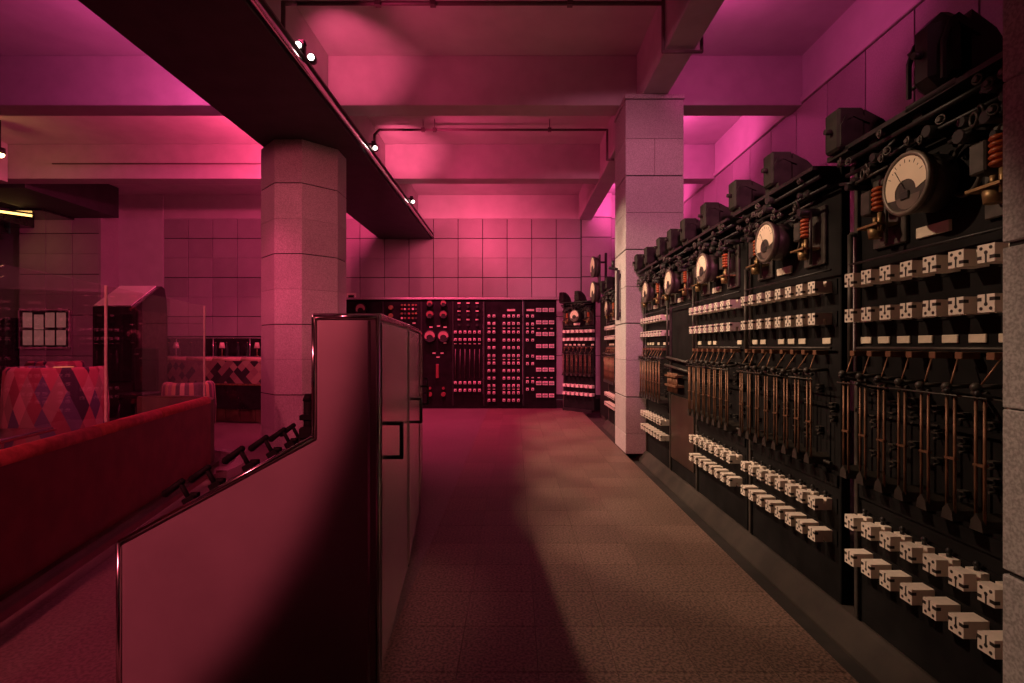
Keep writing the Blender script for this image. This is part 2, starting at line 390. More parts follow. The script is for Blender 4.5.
# columns of granite blocks
def square_column(name, x0, x1, y0, y1, top, label):
    c = MB().box(x0+.012, x1-.012, y0+.012, y1-.012, 0, top).build(name, M['joint']); c['kind'] = 'structure'; c['label'] = label
    zz = [0, .26]+[.74+.4775*k for k in range(8)]+[top-.06]
    for j in range(len(zz)-1):
        g = .007 if j % 2 == 1 else .0016; g2 = .0016 if j % 2 == 1 else .007
        a, b = zz[j]+g2, zz[j+1]-g
        if j % 4 == 0 and j: 
            xm = x0+(x1-x0)*.5
            for p, q in ((x0, xm-.0015), (xm+.0015, x1)): MB().box(p, q, y0, y1, a, b, .004).build('stone_block', M['granite'], c)
        else: MB().box(x0, x1, y0, y1, a, b, .004).build('stone_block', M['granite'], c)
    MB().box(x0-.015, x1+.015, y0-.015, y1+.015, top-.058, top, .006).build('stone_cap', M['granite'], c)
    return c
sq = square_column('column_right', 1.43, 2.18, 6.62, 7.32, 4.655, 'square granite block column among the switchboards')
square_column('column_near', 1.43, 2.18, .74, 1.505, 4.655, 'granite block column cut off by the frame')
oc = [(-.185, -.545), (.185, -.545), (.545, -.185), (.545, .185), (.185, .545), (-.185, .545), (-.545, .185), (-.545, -.185)]
cx, cy = -3.065, 7.46
c8 = MB().prism([(cx+p*.975, cy+q*.975) for p, q in oc], 'z', 0, 4.2).build('column_left', M['joint']); c8['kind'] = 'structure'
c8['label'] = 'octagonal granite block column under the wide beam'
zz = [0, .26]+[.74+.4775*k for k in range(7)]+[4.195]
for j in range(len(zz)-1):
    g = .007 if j % 2 == 1 else .0016; g2 = .0016 if j % 2 == 1 else .007
    halves = [[oc[0], oc[1], oc[2], (.545, 0), (0, 0), (-.185, 0)], [(-.185, 0), (0, 0), (.545, 0), oc[3], oc[4], oc[5], oc[6], oc[7], oc[0]]]
    split = [[oc[7], oc[0], oc[1], (.185, .0), (-.545, .0)], [oc[1], oc[2], oc[3], oc[4], (.185, .0)], [oc[4], oc[5], oc[6], (-.545, 0), (.185, 0)]]
    for pl in split:
        MB().prism([(cx+p, cy+q) for p, q in pl], 'z', zz[j]+g2, zz[j+1]-g).build('stone_block', M['granite'], c8)

# ------------------------------------------------------------------ switchboards of the right-hand row
def block_mesh(flip):
    # U-shaped porcelain fuse block, profile in (y, z), local front at -y
    h = .031; s = -1 if flip else 1
    pr = [(0, -h), (-.098, -h), (-.098, h), (-.052, h), (-.052, h*.05), (-.036, h*.05), (-.036, h), (0, h)]
    pr = [(a, b*s) for a, b in pr]
    return MB().prism(pr, 'x', -.032, .032)
def contact_mesh(flip):
    s = -1 if flip else 1; b = MB(); f = -.098
    for px in (-.018, .018): b.cyl((px, f+.004, s*.018), (px, f-.0012, s*.018), .0062, n=8)
    b.cyl((0, f+.004, s*.003), (0, f-.0012, s*.003), .0068, n=8)
    z0, z1 = sorted((s*.003, -s*.0312)); b.box(-.003, .003, f-.001, f+.004, z0, z1)
    b.box(-.0328, -.016, f-.001, f+.010, -s*.014-.006, -s*.014+.006)
    b.box(.014, .0328, f-.001, f+.018, -s*.014-.006, -s*.014+.006)
    return b
def _fix(mb, name, m):
    o = mb.build(name, m); me = o.data; bpy.data.objects.remove(o); return me
ME = {}
for k, fl_ in (('up', False), ('dn', True)):
    ME['block_'+k] = _fix(block_mesh(fl_), 'terminal_block', M['porcelain'])
    ME['contact_'+k] = _fix(contact_mesh(fl_), 'contact', M['contact'])
ME['fuse_grip'] = _fix(MB().cyl((0, -.05, 0), (0, -.05, .03), .010, .008, 8).ball((0, -.05, .034), .012, 8, 5), 'fuse_grip', M['blackmetal'])
ME['plate'] = _fix(MB().box(-.036, .036, -.008, 0, -.016, .016, .002), 'name_plate', M['paper'])
b = MB()
for px in (-.017, .017): b.cyl((px, -.10, .79), (px, -.10, 1.228), .0052, n=8)
b.box(-.022, .022, -.107, -.09, .985, .993)
ME['rods'] = _fix(b, 'switch_rods', M['copper'])
b = MB().prism([(-.026, .765), (.026, .765), (.02, .80), (.0, .825), (-.02, .80)], 'y', -.115, -.001)
ME['foot'] = _fix(b, 'rod_foot', M['gunmetal'])
b = MB().ball((0, -.115, 1.258), .017, 10, 6).cyl((0, 0, 1.262), (0, -.115, 1.258), .009, n=8).cyl((-.03, -.10, 1.238), (.03, -.10, 1.238), .008, n=8)
ME['knob'] = _fix(b, 'knob', M['gunmetal'])
b = MB().cyl((.0, -.10, 1.262), (-.026, -.05, 1.36), .0032, n=6).box(-.02, .012, -.07, 0, 1.352, 1.378, .002)
ME['link'] = _fix(b, 'link', M['copper'])
b = MB().cyl((.04, -.01, 1.225), (.05, -.15, 1.255), .007, n=8).ball((.05, -.155, 1.257), .012, 8, 5)
ME['handle'] = _fix(b, 'switch_handle', M['blackmetal'])
# meter, centre at the origin, front at -y
r = .125
b = MB().cyl((0, 0, 0), (0, -.10, 0), r*.90, n=28).cyl((0, -.088, 0), (0, -.118, 0), r*.97, n=28, caps=True)
ME['bezel'] = _fix(MB().torus((0, -.116, 0), (0, 1, 0), r*.93, r*.085, 28, 8).prism([(r*.5*math.cos(math.radians(q))+.012, -.05+r*.42*math.sin(math.radians(q))) for q in range(180, 361, 20)], 'y', -.115, -.1195), 'bezel', M['bezel'])
ME['meter'] = _fix(b, 'meter', M['gunmetal'])
def crescent(R0, R1, f):
    # thick arc of ivory dial: outer arc R0, inner rounded bite
    pts = []
    for i in range(19):
        t = math.radians(-8+216*i/18); pts.append((R0*math.cos(t), R0*math.sin(t)))
    for i in range(13):
        t = math.radians(206-206*i/12); pts.append((R1*1.1*math.cos(t), -.032+R1*math.sin(t)))
    return pts
ME['dial'] = _fix(MB().prism(crescent(r*.85, r*.40, 0), 'y', -.116, -.121), 'dial', M['ivory'])
b = MB()
for i in range(9):
    t = math.radians(25+130*i/8); R0, R1 = r*.66, r*(.78 if i % 2 == 0 else .72)
    u = Vector((math.cos(t), 0, math.sin(t))); pz = Vector((-u.z, 0, u.x))*.0012
    a0 = u*R0; a1 = u*R1
    b.add([(q.x, yy, q.z) for yy in (-.1205, -.1218) for q in (a0-pz, a0+pz, a1+pz, a1-pz)], [(0, 1, 2, 3), (7, 6, 5, 4), (0, 4, 5, 1), (1, 5, 6, 2), (2, 6, 7, 3), (3, 7, 4, 0)])
b.cyl((.0, -.1222, -.02), (-.052, -.1222, .062), .0012, n=6)
b.box(-.022, .022, -.126, -.116, -.062, -.03, .003)
ME['scale'] = _fix(b, 'needle', M['contact'])
# relay: plate box + coil + bushing on a shelf (local, centre x)
b = MB().box(-.085, -.02, -.09, 0, -.05, .06, .006).box(-.10, .10, -.02, 0, -.20, .12, .004).cyl((.055, -.07, -.20), (.055, -.07, .09), .008, n=8)
b.torus((-.05, -.10, .14), (.3, 1, 0), .022, .006, 14, 6).torus((-.02, -.10, .155), (.6, 1, .3), .022, .006, 14, 6).cyl((-.12, -.09, .12), (.10, -.09, .125), .007, n=8)
ME['relay'] = _fix(b, 'relay', M['gunmetal'])
b = MB()
for i in range(5): b.torus((.018, -.075, -.035+i*.021), (0, 0, 1), .021, .0085, 14, 6)
b.cyl((.018, -.075, -.045), (.018, -.075, .06), .018, n=10)
ME['coil'] = _fix(b, 'coil', M['coil'])
b = MB().box(-.07, .06, -.115, -.02, -.115, -.105).cyl((-.005, -.075, -.165), (-.005, -.075, -.115), .026, .032, 12).cyl((-.005, -.075, -.105), (-.005, -.075, -.07), .010, n=8)
b.cyl((.045, -.09, -.14), (.045, -.09, -.06), .010, n=8)
ME['bushing'] = _fix(b, 'bushing', M['brass'])
# instrument transformer on top of the board: boxy head with arched band, tapering to the rear
def transformer_mesh(sx=1., ch=.012):
    b = MB(); h = .20*sx
    b.box(-.055*sx, .055*sx, -.15, -.02, 0, h, ch)
    b.prism([(-.02, .01), (-.02, h*.95), (.07, h*.72), (.13, h*.40), (.16, .01)], 'x', -.048*sx, .048*sx)
    for x in (-.06*sx, .052*sx):
        pts = [(-.14, .02), (-.14, h*.55), (-.115, h*.8), (-.08, h*.88), (-.045, h*.8), (.0, h*.72), (.0, h*.60), (-.045, h*.68), (-.08, h*.76), (-.11, h*.68), (-.125, h*.5), (-.125, .02)]
        b.prism(pts, 'x', x, x+.010)
    b.cyl((0, -.15, h*.5), (0, -.18, h*.5), .014, n=8)
    for zq in (.25, .75): b.cyl((-.055*sx, -.10, h*zq), (-.085*sx, -.10, h*zq), .008, n=6)
    b.box(-.08*sx, .08*sx, -.12, .13, -.02, .004)
    return b
ME['transformer'] = _fix(transformer_mesh(), 'transformer', M['castiron'])
ME['transformer_big'] = _fix(transformer_mesh(1.45, .05), 'transformer', M['blackmetal'])
ME['shelf'] = None

W = 1.03; X0 = .075; PITCH = .119
def sub(name, me, root, loc=(0, 0, 0), parent2=None, rz=0):
    o = inst(name, me, root, loc)
    if rz: o.rotation_euler = (0, 0, rz)
    return o
def switchboard(label, loc, rz, wd=W, blocks=True, rods=True, gear=True, big=False, seed=1, grips=True, contacts=True):
    rnd = random.Random(seed)
    t = thing('switchboard', label, 'switchboard', loc, rz, 'black switchboards of the control room')
    b = MB().box(.006, wd-.006, 0, .05, .05, 2.34, .004)
    b.box(0, wd, .05, .20, .05, .30).box(.02, wd-.02, -.012, .0, .66, .72).box(.02, wd-.02, -.02, 0, 1.395-.32, 1.395-.30)
    b.build('backboard', M['slate'], t)
    MB().box(.01, .034, -.02, 0, .06, 2.33, .003).cyl((.022, -.045, 1.25), (.022, -.045, 1.95), .012, n=8).cyl((.022, -.045, 1.95), (.022, -.0, 1.95), .012, n=8).cyl((.022, -.045, 1.25), (.022, -.0, 1.25), .012, n=8).build('upright', M['gunmetal'], t)
    if blocks:
        for z, k, row in ((1.716, 'dn', 0), (1.546, 'up', 1), (.555, 'up', 2), (.385, 'dn', 3)):
            kk = {0: 'up', 1: 'dn', 2: 'up', 3: 'dn'}[row]
            n = min(8, int((wd-.12)/PITCH)+1)
            for i in range(n):
                o = sub('terminal_block', ME['block_'+kk], t, (X0+.0+i*PITCH+.02, -.001, z))
                if contacts:
                    sub('contact', ME['contact_'+kk], o)
                    if row == 2: sub('fuse_grip', ME['fuse_grip'], o, (0, .028, .02))
            MB().box(.06, wd-.03, -.006, 0, z-.04, z+.04).build('mounting_strip', M['slate'], t)
    if rods:
        n = min(8, int((wd-.12)/PITCH)+1)
        for i in range(n):
            x = X0+i*PITCH
            o = sub('switch_rods', ME['rods'], t, (x, 0, 0))
            sub('rod_foot', ME['foot'], o); sub('knob', ME['knob'], o, (rnd.uniform(-.006, .006), 0, rnd.uniform(-.012, .012)))
            l = sub('link', ME['link'], o)
            if rnd.random() < .4: l.scale = (-1, 1, 1)
            if rnd.random() < .55: sub('switch_handle', ME['handle'], o, (0, 0, rnd.uniform(-.03, .03)))
            if i < n-1 or True:
                if big or rnd.random() < .75: sub('name_plate', ME['plate'], t, (x+.004, -.001, 1.428))
        MB().cyl((.05, -.03, 1.39), (wd-.04, -.03, 1.39), .007, n=8).cyl((.05, -.03, .78), (wd-.04, -.03, .78), .010, n=8).cyl((.03, -.115, 1.222), (wd-.06, -.115, 1.222), .004, n=6).build('bus_rod', M['gunmetal'], t)
        b = MB()
        for i in range(n):                     # studs and tabs seen between the rods
            x = X0+i*PITCH+.075
            for k in range(4):
                z = rnd.uniform(.84, 1.20); b.box(x-.014, x+.016, -.03, 0, z, z+.006); b.cyl((x, 0, z-.02), (x, -.03, z-.02), .005, n=6)
        b.build('stud', M['gunmetal'], t)['kind'] = 'stuff'
    if gear:
        mx = wd*.5
        m = sub('meter', ME['meter'], t, (mx, -.03, 2.045)); sub('bezel', ME['bezel'], m); sub('dial', ME['dial'], m); sub('needle', ME['scale'], m)
        MB().cyl((mx, 0, 2.045), (mx, -.035, 2.045), .07, n=16).build('meter_mount', M['blackmetal'], t)
        MB().torus((mx+.14, -.03, 2.06), (.25, 1, 0), .10, .008, 24, 6).build('cable_loop', M['gunmetal'], t)
        MB().box(mx-.12, mx+.045, -.014, 0, 1.850, 1.894, .002).build('name_plate', M['paper'], t)
        for x in (mx-.27, mx+.30):
            q = sub('relay', ME['relay'], t, (x, 0, 2.05)); sub('coil', ME['coil'], q); sub('bushing', ME['bushing'], q)
        b = MB().cyl((.02, -.05, 1.80), (wd-.01, -.05, 1.80), .006, n=8).cyl((.02, -.10, 2.29), (wd-.01, -.10, 2.29), .012, n=8).cyl((.02, -.06, 2.24), (wd-.01, -.06, 2.24), .010, n=8)
        b.box(.02, wd-.02, -.14, .10, 2.325, 2.345)
        for i in range(26):
            x = rnd.uniform(.06, wd-.06); z = rnd.uniform(2.12, 2.31); rr = rnd.uniform(.012, .03)
            if abs(x-mx) < .15 and z < 2.2: continue
            b.cyl((x, 0, z), (x, -rnd.uniform(.06, .14), z), rr, n=10)
            if i % 3 == 0: b.cyl((x-.05, -.10, z), (x+.05, -.10, z+rnd.uniform(-.03, .03)), .008, n=8)
        b.build('busbar_rack', M['blackmetal'], t)['kind'] = 'stuff'
        b = MB()
        for i in range(14):
            x = rnd.uniform(.06, wd-.06); z = rnd.uniform(2.17, 2.31)
            b.cyl((x, -.12, z), (x, -.15, z), .009, n=8).torus((x, -.14, z), (rnd.uniform(-.5, .5), 1, 0), .016, .004, 12, 5)
        b.build('terminal_stud', M['gunmetal'], t)['kind'] = 'stuff'
        sub('transformer', ME['transformer'], t, (.07, -.02, 2.335 if big else 2.365))
        sub('transformer', ME['transformer_big' if big else 'transformer'], t, (.62 if big else mx+.07, -.02, 2.35 if big else 2.365))
    return t
XP = 1.70
A = switchboard('black switchboard nearest the cut-off granite column, with the largest ivory dial', (XP, 2.55, 0), -PI/2, big=True, seed=1)
switchboard('black switchboard second from the cut-off column, ivory dial above full fuse rows', (XP, 3.695, 0), -PI/2, seed=2)
switchboard('black switchboard third from the cut-off column, beside the bare lower panel', (XP, 4.775, 0), -PI/2, seed=3)
D = switchboard('black switchboard with no white fuse blocks and a bare lower panel', (XP, 5.585, 0), -PI/2, .79, False, False, True, seed=4)
E = switchboard('black switchboard directly in front of the square granite column', (XP, 6.60, 0), -PI/2, .97, seed=5)
# bare board: pipes and a cluster of small brown rods
MB().cyl((.02, -.05, 1.28), (.76, -.05, 1.24), .014, n=8).cyl((.02, -.07, 1.20), (.76, -.07, 1.16), .012, n=8).build('pipe', M['gunmetal'], D)
MB().box(.04, .75, -.015, 0, .20, .88, .004).build('cover_panel', M['bakelite'], D)
b = MB()
for i in range(7):
    b.cyl((.10+i*.05, -.06, .92), (.10+i*.05, -.06, 1.12), .010, n=8)
b.box(.07, .44, -.09, 0, .98, 1.0).box(.07, .44, -.09, 0, 1.08, 1.10)
b.build('rod_cluster', M['copper'], D)
F = switchboard('black switchboard behind the square granite column', (XP, 9.25, 0), -PI/2, 1.03, seed=6)
G = switchboard('black switchboard set across the far right corner of the room', (1.06, 11.25, 0), -PI/4, .84, seed=8, contacts=False)
# swing bracket with two round meters above the board behind the column
H = thing('switchboard', 'blank black switchboard carrying two stacked round meters on a swing bracket', 'switchboard', (XP, 10.22, 0), -PI/2, 'black switchboards of the control room')
MB().box(0, .95, 0, .06, .05, 2.34, .004).box(0, .95, .06, .2, 0.05, .3).build('backboard', M['slate'], H)
MB().box(.0, .95, -.03, 0, 2.30, 2.35).build('top_rail', M['blackmetal'], H)
hb = MB().cyl((.75, -.02, 2.2), (.75, -.02, 3.12), .025, n=10).cyl((.75, -.02, 2.55), (.75, -.16, 2.55), .018, n=10).cyl((.75, -.02, 2.95), (.75, -.16, 2.95), .018, n=10).box(.66, .84, -.16, -.13, 2.2, 3.08, .005).build('swing_bracket', M['blackmetal'], H)
for z in (2.40, 2.86):
    m_ = inst('meter', ME['meter'], hb, (.75, -.155, z)); m_.rotation_euler = (0, 0, .12); m_.scale = (1.25, 1.0, 1.6)
for z in (2.40, 2.86):
    m_ = inst('dial', ME['dial'], hb, (.75, -.155, z)); m_.rotation_euler = (0, 0, .12); m_.scale = (1.25, 1.0, 1.6)
MB().box(.02, .8, -.05, 0, 0, .06).build('foot', M['blackmetal'], G)
# handle bracket on the column
br = thing('wall_bracket', 'dark vertical bracket fixed to the side of the square column', 'bracket', (1.43, 6.95, 2.1), 0)
MB().box(-.05, -.015, -.03, .03, -.35, .33, .006).box(-.03, 0, -.04, .04, -.30, -.24).box(-.03, 0, -.04, .04, .22, .28).build('bar', M['blackmetal'], br)
MB().cyl((-.04, 0, .34), (-.16, -.02, .36), .02, n=10).cyl((-.10, 0, .36), (-.10, 0, .46), .02, n=10).build('arm', M['blackmetal'], br)

# ------------------------------------------------------------------ far wall switchboards
YB = 11.5; K = YB/512
def PX(px): return (px-515)*K
def PZ(py): return 1.4+(346-py)*K
small_block = _fix(MB().box(-.028, .028, -.06, 0, -.030, .030, .004), 'terminal_block', M['porcelain'])
wide_block = _fix(MB().box(-.058, .058, -.05, 0, -.042, .042, .004), 'terminal_block', M['porcelain'])
tiny_tab = _fix(MB().box(-.026, .026, -.03, 0, -.010, .010), 'tab', M['paper'])
dot = _fix(MB().box(-.013, .013, -.061, -.055, -.022, .004), 'contact', M['contact'])
cross = _fix(MB().box(-.05, .05, -.052, -.045, -.006, .006).box(-.018, -.012, -.052, -.045, -.036, .036).box(.012, .018, -.052, -.045, -.036, .036), 'contact', M['contact'])
mini_plate = _fix(MB().box(-.035, .035, -.012, 0, -.014, .014), 'name_plate', M['paper'])
def far_board(label, pa, pb):
    t = thing('switchboard', label, 'switchboard', (PX(pa), YB, 0), 0, 'black switchboards of the control room')
    wd = PX(pb)-PX(pa)
    MB().box(.004, wd-.004, 0, .06, .05, 2.43, .004).box(0, wd, .0, .06, 2.40, 2.44).box(0, wd, -.01, .3, 0, .07).build('backboard', M['slate'], t)
    MB().box(.0, .03, -.02, 0, .06, 2.40).build('upright', M['blackmetal'], t)
    def put(name, me, px, py, sc_=None):
        o = inst(name, me, t, (PX(px)-PX(pa), -.001, PZ(py)))
        return o
    return t, put
def far_meter(t, px, py, pa, r_px, facem, name='meter'):
    r_ = r_px*K; x = PX(px)-PX(pa); z = PZ(py)
    o = MB().cyl((x, 0, z), (x, -.05, z), r_*1.0, n=24).torus((x, -.05, z), (0, 1, 0), r_*.93, r_*.09, 24, 6).build(name, M['blackmetal'], t)
    pts = [(x+a*r_*.86/.1025, z+c*r_*.86/.1025) for a, c in crescent(.1025, .06, 0)]
    MB().prism(pts, 'y', -.049, -.055).build('dial', facem, o)
t, put = far_board('far black switchboard partly hidden behind the steel control desk, one small dial', 340.5, 382)
far_meter(t, 361, 309, 340.5, 5.5, M['pinkdial'])
for px in (349, 355, 367, 374): put('terminal_block', small_block, px, 332); put('terminal_block', small_block, px, 390)
t, put = far_board('far black switchboard with amber discs and tiny coloured lamps', 382.3, 420.5)
for py in (307.5, 315.5):
    MB().cyl((PX(391)-PX(382.3), 0, PZ(py)), (PX(391)-PX(382.3), -.05, PZ(py)), .05, n=16).build('disc', M['brass'], t)
for px in (402, 405, 409, 413, 416):
    for py in (305, 309, 313.5, 318):
        mm = random.choice([M['redlens'], M['brass'], M['gunmetal'], M['porcelain']])
        MB().cyl((PX(px)-PX(382.3), 0, PZ(py)), (PX(px)-PX(382.3), -.04, PZ(py)), .022, n=10).build('lamp_cap', mm, t)
for px in (412, 417): put('terminal_block', small_block, px, 341); put('terminal_block', small_block, px, 382); put('terminal_block', small_block, px, 390)
put('name_plate', mini_plate, 414, 323)
t, put = far_board('far black switchboard with a pair of rosy crescent dials side by side', 420.7, 452)
for px in (430, 443.5):
    far_meter(t, px, 336, 420.7, 6, M['pinkdial'])
    far_meter(t, px, 314.5, 420.7, 4, M['redlens'], 'small_meter')
    far_meter(t, px, 303.5, 420.7, 3.2, M['redlens'], 'small_meter')
    x = PX(px)-PX(420.7)
    MB().cyl((x, 0, PZ(394)), (x, -.07, PZ(394)), .05, n=14).cyl((x, 0, PZ(388)), (x, -.05, PZ(388)), .03, n=10).build('knob', M['redlens'], t)
for px, py in ((431, 327), (438.5, 326), (445, 327), (434, 353), (442, 353), (438, 357), (445, 343)): put('name_plate', mini_plate, px, py)
MB().box(PX(436)-PX(420.7), PX(438.8)-PX(420.7), -.03, 0, PZ(378), PZ(364), .005).build('indicator_strip', M['redlens'], t)
t, put = far_board('far black switchboard with six columns of fuses above dark rods', 452.2, 483)
for px in (459, 468, 477):
    for py in (303, 311, 319.5): put('name_plate', mini_plate, px, py)
    for py in (306.5, 315, 325): MB().cyl((PX(px)-PX(452.2), 0, PZ(py)), (PX(px)-PX(452.2), -.04, PZ(py)), .03, n=10).build('knob', M['blackmetal'], t)
for i in range(6):
    px = 455.5+4.8*i
    for py in (332, 339.5, 382.5, 390): inst('contact', dot, put('terminal_block', small_block, px, py))
    put('tab', tiny_tab, px, 343.6)
    MB().cyl((PX(px)-PX(452.2), -.04, PZ(378)), (PX(px)-PX(452.2), -.04, PZ(349)), .012, n=8).build('switch_rods', M['gunmetal'], t)
t, put = far_board('far black switchboard covered by a tall grid of small white fuses', 483.2, 522.5)
for px in (489, 494, 504, 508.8, 513.5, 518.3):
    for py in (316, 323.5, 332, 340, 347.5, 355.5, 363, 370.5, 378, 385.5, 392.5, 400): inst('contact', dot, put('terminal_block', small_block, px, py))
    for py in (328, 359.3, 389.0): put('tab', tiny_tab, px, py)
MB().box(PX(507)-PX(483.2), PX(515)-PX(483.2), -.012, 0, PZ(311), PZ(309)).build('name_plate', M['paper'], t)
t, put = far_board('far black switchboard with eight rows of wide triple fuse blocks', 522.7, 556.5)
for px in (527.3, 532.6):
    for py in (316, 324, 332, 340, 356, 363.5, 381.5, 389): inst('contact', dot, put('terminal_block', small_block, px, py))
    for py in (328, 377.5): put('tab', tiny_tab, px, py)
for px in (538.6, 545, 551.4):
    for py in (310, 322.3, 334, 346, 357.5, 369.5, 383, 395.3): inst('contact', cross, put('terminal_block', wide_block, px, py))
    for py in (328.5, 377.5): put('tab', tiny_tab, px, py)
MB().box(PX(526.5)-PX(522.7), PX(534)-PX(522.7), -.012, 0, PZ(311), PZ(309)).build('name_plate', M['paper'], t)
# stone cap along the top of the far boards
tag(MB().box(PX(340), PX(560), YB-.015, YB+.25, 2.445, 2.49, .006).build('ledge_shelf', M['granite']), 'long pale stone ledge capping the far row of switchboards', 'ledge')
# thermostat box on the tiled wall
th = thing('wall_thermostat', 'small white box with dark screen on the pink tiled wall', 'thermostat', (PX(351)*1.16, BACK-.002, 2.66))
MB().box(-.12, .12, -.05, 0, -.09, .12, .01).build('housing', M['porcelain'], th)
MB().box(-.075, .075, -.056, -.048, -.03, .07).build('screen', M['glossblack'], th)

# ------------------------------------------------------------------ the steel control desk in front
DY = 2.0
cd = thing('control_desk', 'stainless steel control desk with black levers and barred cabinet doors in the foreground', 'control desk', (0, 0, 0))
prof = [(-1.545, .02), (-1.545, .635), (-.785, 1.045), (-.785, 1.515), (-.535, 1.515), (-.535, .02)]
e = MB().prism(prof, 'y', DY, DY+.03).build('end_panel', M['panel_steel'], cd)
def rim(poly, r_):
    b = MB()
    pts = [(x, DY-.004, z) for x, z in poly]
    b.tube(pts, r_, 8); return b
rim([(-1.545, .02), (-1.545, .635), (-.785, 1.045), (-.785, 1.515), (-.535, 1.515), (-.535, .02)], .009).build('edge_trim', M['chrome'], e)
MB().box(-.575, -.565, DY-.004, DY+.0, .03, 1.50).build('edge_trim', M['chrome'], e)
# body in four segments along a gentle arc
segs = [(-.535, DY+.03), (-.635, 3.05), (-.755, 4.05), (-.92, 5.05), (-1.16, 6.0)]
for i in range(4):
    (xa, ya), (xb, yb) = segs[i], segs[i+1]
    L = yb-ya; mt = Matrix(((1, (xb-xa)/L, 0, xa), (0, 1, 0, ya), (0, 0, 1, 0), (0, 0, 0, 1)))
    b = MB().prism([(-1.0, .08), (-1.0, .60), (-.98, .62), (-.25, 1.02), (-.25, 1.505), (-.02, 1.505), (-.02, .08)], 'y', 0, L).xf(mt)
    b.build('cabinet_body', M['panel_steel'], cd)
    MB().box(-.95, -.04, .0, L, .0, .08).xf(mt).build('plinth', M['blackmetal'], cd)
    MB().box(-.27, .004, 0, L, 1.505, 1.53, .004).xf(mt).build('top_rail', M['chrome'], cd)
    # sloping top: dark instrument plate
    n = Vector((-.40, 0, .73)).normalized()
    MB().prism([(-.97, .63), (-.26, 1.019), (-.265, 1.03), (-.975, .642)], 'y', .005, L-.005).xf(mt).build('desk_top', M['blackmetal'], cd)
    # door
    d = MB().box(-.02, .0, .012, L-.012, .10, 1.495, .004).xf(mt).build('door', M['steel'], cd)
    MB().box(-.001, .006, .012, .024, .10, 1.495).xf(mt).build('edge_trim', M['chrome'], d)
    MB().box(-.001, .006, L-.03, L-.016, .10, 1.495).xf(mt).build('edge_trim', M['chrome'], d)
    hy = .16
    MB().tube([(0, hy, 1.07), (.065, hy, 1.07), (.065, hy, .925), (0, hy, .925)], .009, 8).xf(mt).build('handle', M['blackmetal'], d)
# levers on the sloping top
lv = MB()
lv.cyl((0, 0, -.01), (0, 0, .02), .035, .03, 14).box(-.035, .035, -.02, .02, .0, .05, .006).cyl((0, 0, .03), (.0, 0, .14), .013, n=10).cyl((.02, 0, .05), (.06, 0, .03), .015, n=8)
lvm = _fix(lv, 'lever', M['matteblack'])
lg = _fix(MB().cyl((.012, 0, .14), (-.10, 0, .125), .017, .021, 12).ball((-.10, 0, .125), .022, 10, 6).ball((.012, 0, .14), .018, 8, 5), 'lever_grip', M['matteblack'])
slope = math.atan2(.40, .73)
for px, yy in ((252, 2.3), (275, 2.6), (292, 2.9), (301, 3.1), (218, 2.35), (192, 2.3)):
    x = (px-515)/512*yy
    zt = .642+(x+.10*(yy-2.03)+1.51)*.548
    o = inst('lever', lvm, cd, (x, yy, zt)); o.rotation_euler = (0, -slope, 0)
    o.scale = (.8, .8, .8)
    inst('lever_grip', lg, o)
# black instrument stack against the upright face
MB().cyl((-1.21, 3.0, .80), (-1.21, 3.0, 1.08), .028, n=14).box(-1.25, -1.17, 2.95, 3.05, .86, .93, .01).box(-1.25, -1.17, 2.96, 3.04, .97, 1.0, .004).cyl((-1.21, 3.0, 1.08), (-1.21, 3.0, 1.12), .034, .02, n=12).build('instrument', M['matteblack'], cd)

# ------------------------------------------------------------------ booth, glass screens and the lounge on the left
def offset_path(pts, d):
    out = []
    for i, p in enumerate(pts):
        a = pts[max(0, i-1)]; b = pts[min(len(pts)-1, i+1)]
        t_ = Vector((b[0]-a[0], b[1]-a[1])).normalized(); out.append((p[0]-t_.y*d, p[1]+t_.x*d))
    return out
def wall_strip(pts, d0, d1, z0, z1):
    a = offset_path(pts, d0); b = offset_path(pts, d1); m = MB(); n = len(pts)
    vs = []
    for (p, q) in zip(a, b): vs += [(*p, z0), (*p, z1), (*q, z1), (*q, z0)]
    fs = []
    for i in range(n-1):
        for k in range(4): fs.append((4*i+k, 4*i+(k+1) % 4, 4*(i+1)+(k+1) % 4, 4*(i+1)+k))
    fs += [(0, 1, 2, 3), tuple(4*(n-1)+k for k in (3, 2, 1, 0))]
    return m.add(vs, fs)
p0 = (-2.42, 1.5); p1 = (-3.36, 5.65)
path = [p0, (-2.68, 2.66), (-2.89, 3.58), (-3.1, 4.5), p1]
arc = []
dx, dy = (p1[0]-p0[0]), (p1[1]-p0[1]); dl = math.hypot(dx, dy); dx /= dl; dy /= dl
nx, ny = -dy, dx         # left side
R_ = .75; ccx, ccy = p1[0]+nx*R_, p1[1]+ny*R_
a0 = math.atan2(p1[1]-ccy, p1[0]-ccx)
for i in range(1, 13):
    t_ = a0+math.radians(110)*i/12; arc.append((ccx+R_*math.cos(t_), ccy+R_*math.sin(t_)))
full = path+arc
bt = thing('banquette_booth', 'curved red banquette booth with velvet rolled top beside the control desk', 'banquette', (0, 0, 0))
wall_strip(path, 0, .10, .10, .78).build('back_panel', M['booth_red'], bt)
wall_strip([p1]+arc, 0, .10, .10, .80).build('end_panel', M['wood'], bt)
b = MB()
mid = offset_path(path, .05); b.tube([(*p, .79) for p in mid], .055, 14); b.build('velvet_roll', M['velvet'], bt)
wall_strip(path, -.16, .0, 0, .07).build('kick_rail', M['chrome'], bt)
wall_strip(full, -.05, .7, .0, .10).build('plinth', M['wood'], bt)
wall_strip(path, .14, .62, .10, .46).build('seat', M['velvet'], bt)
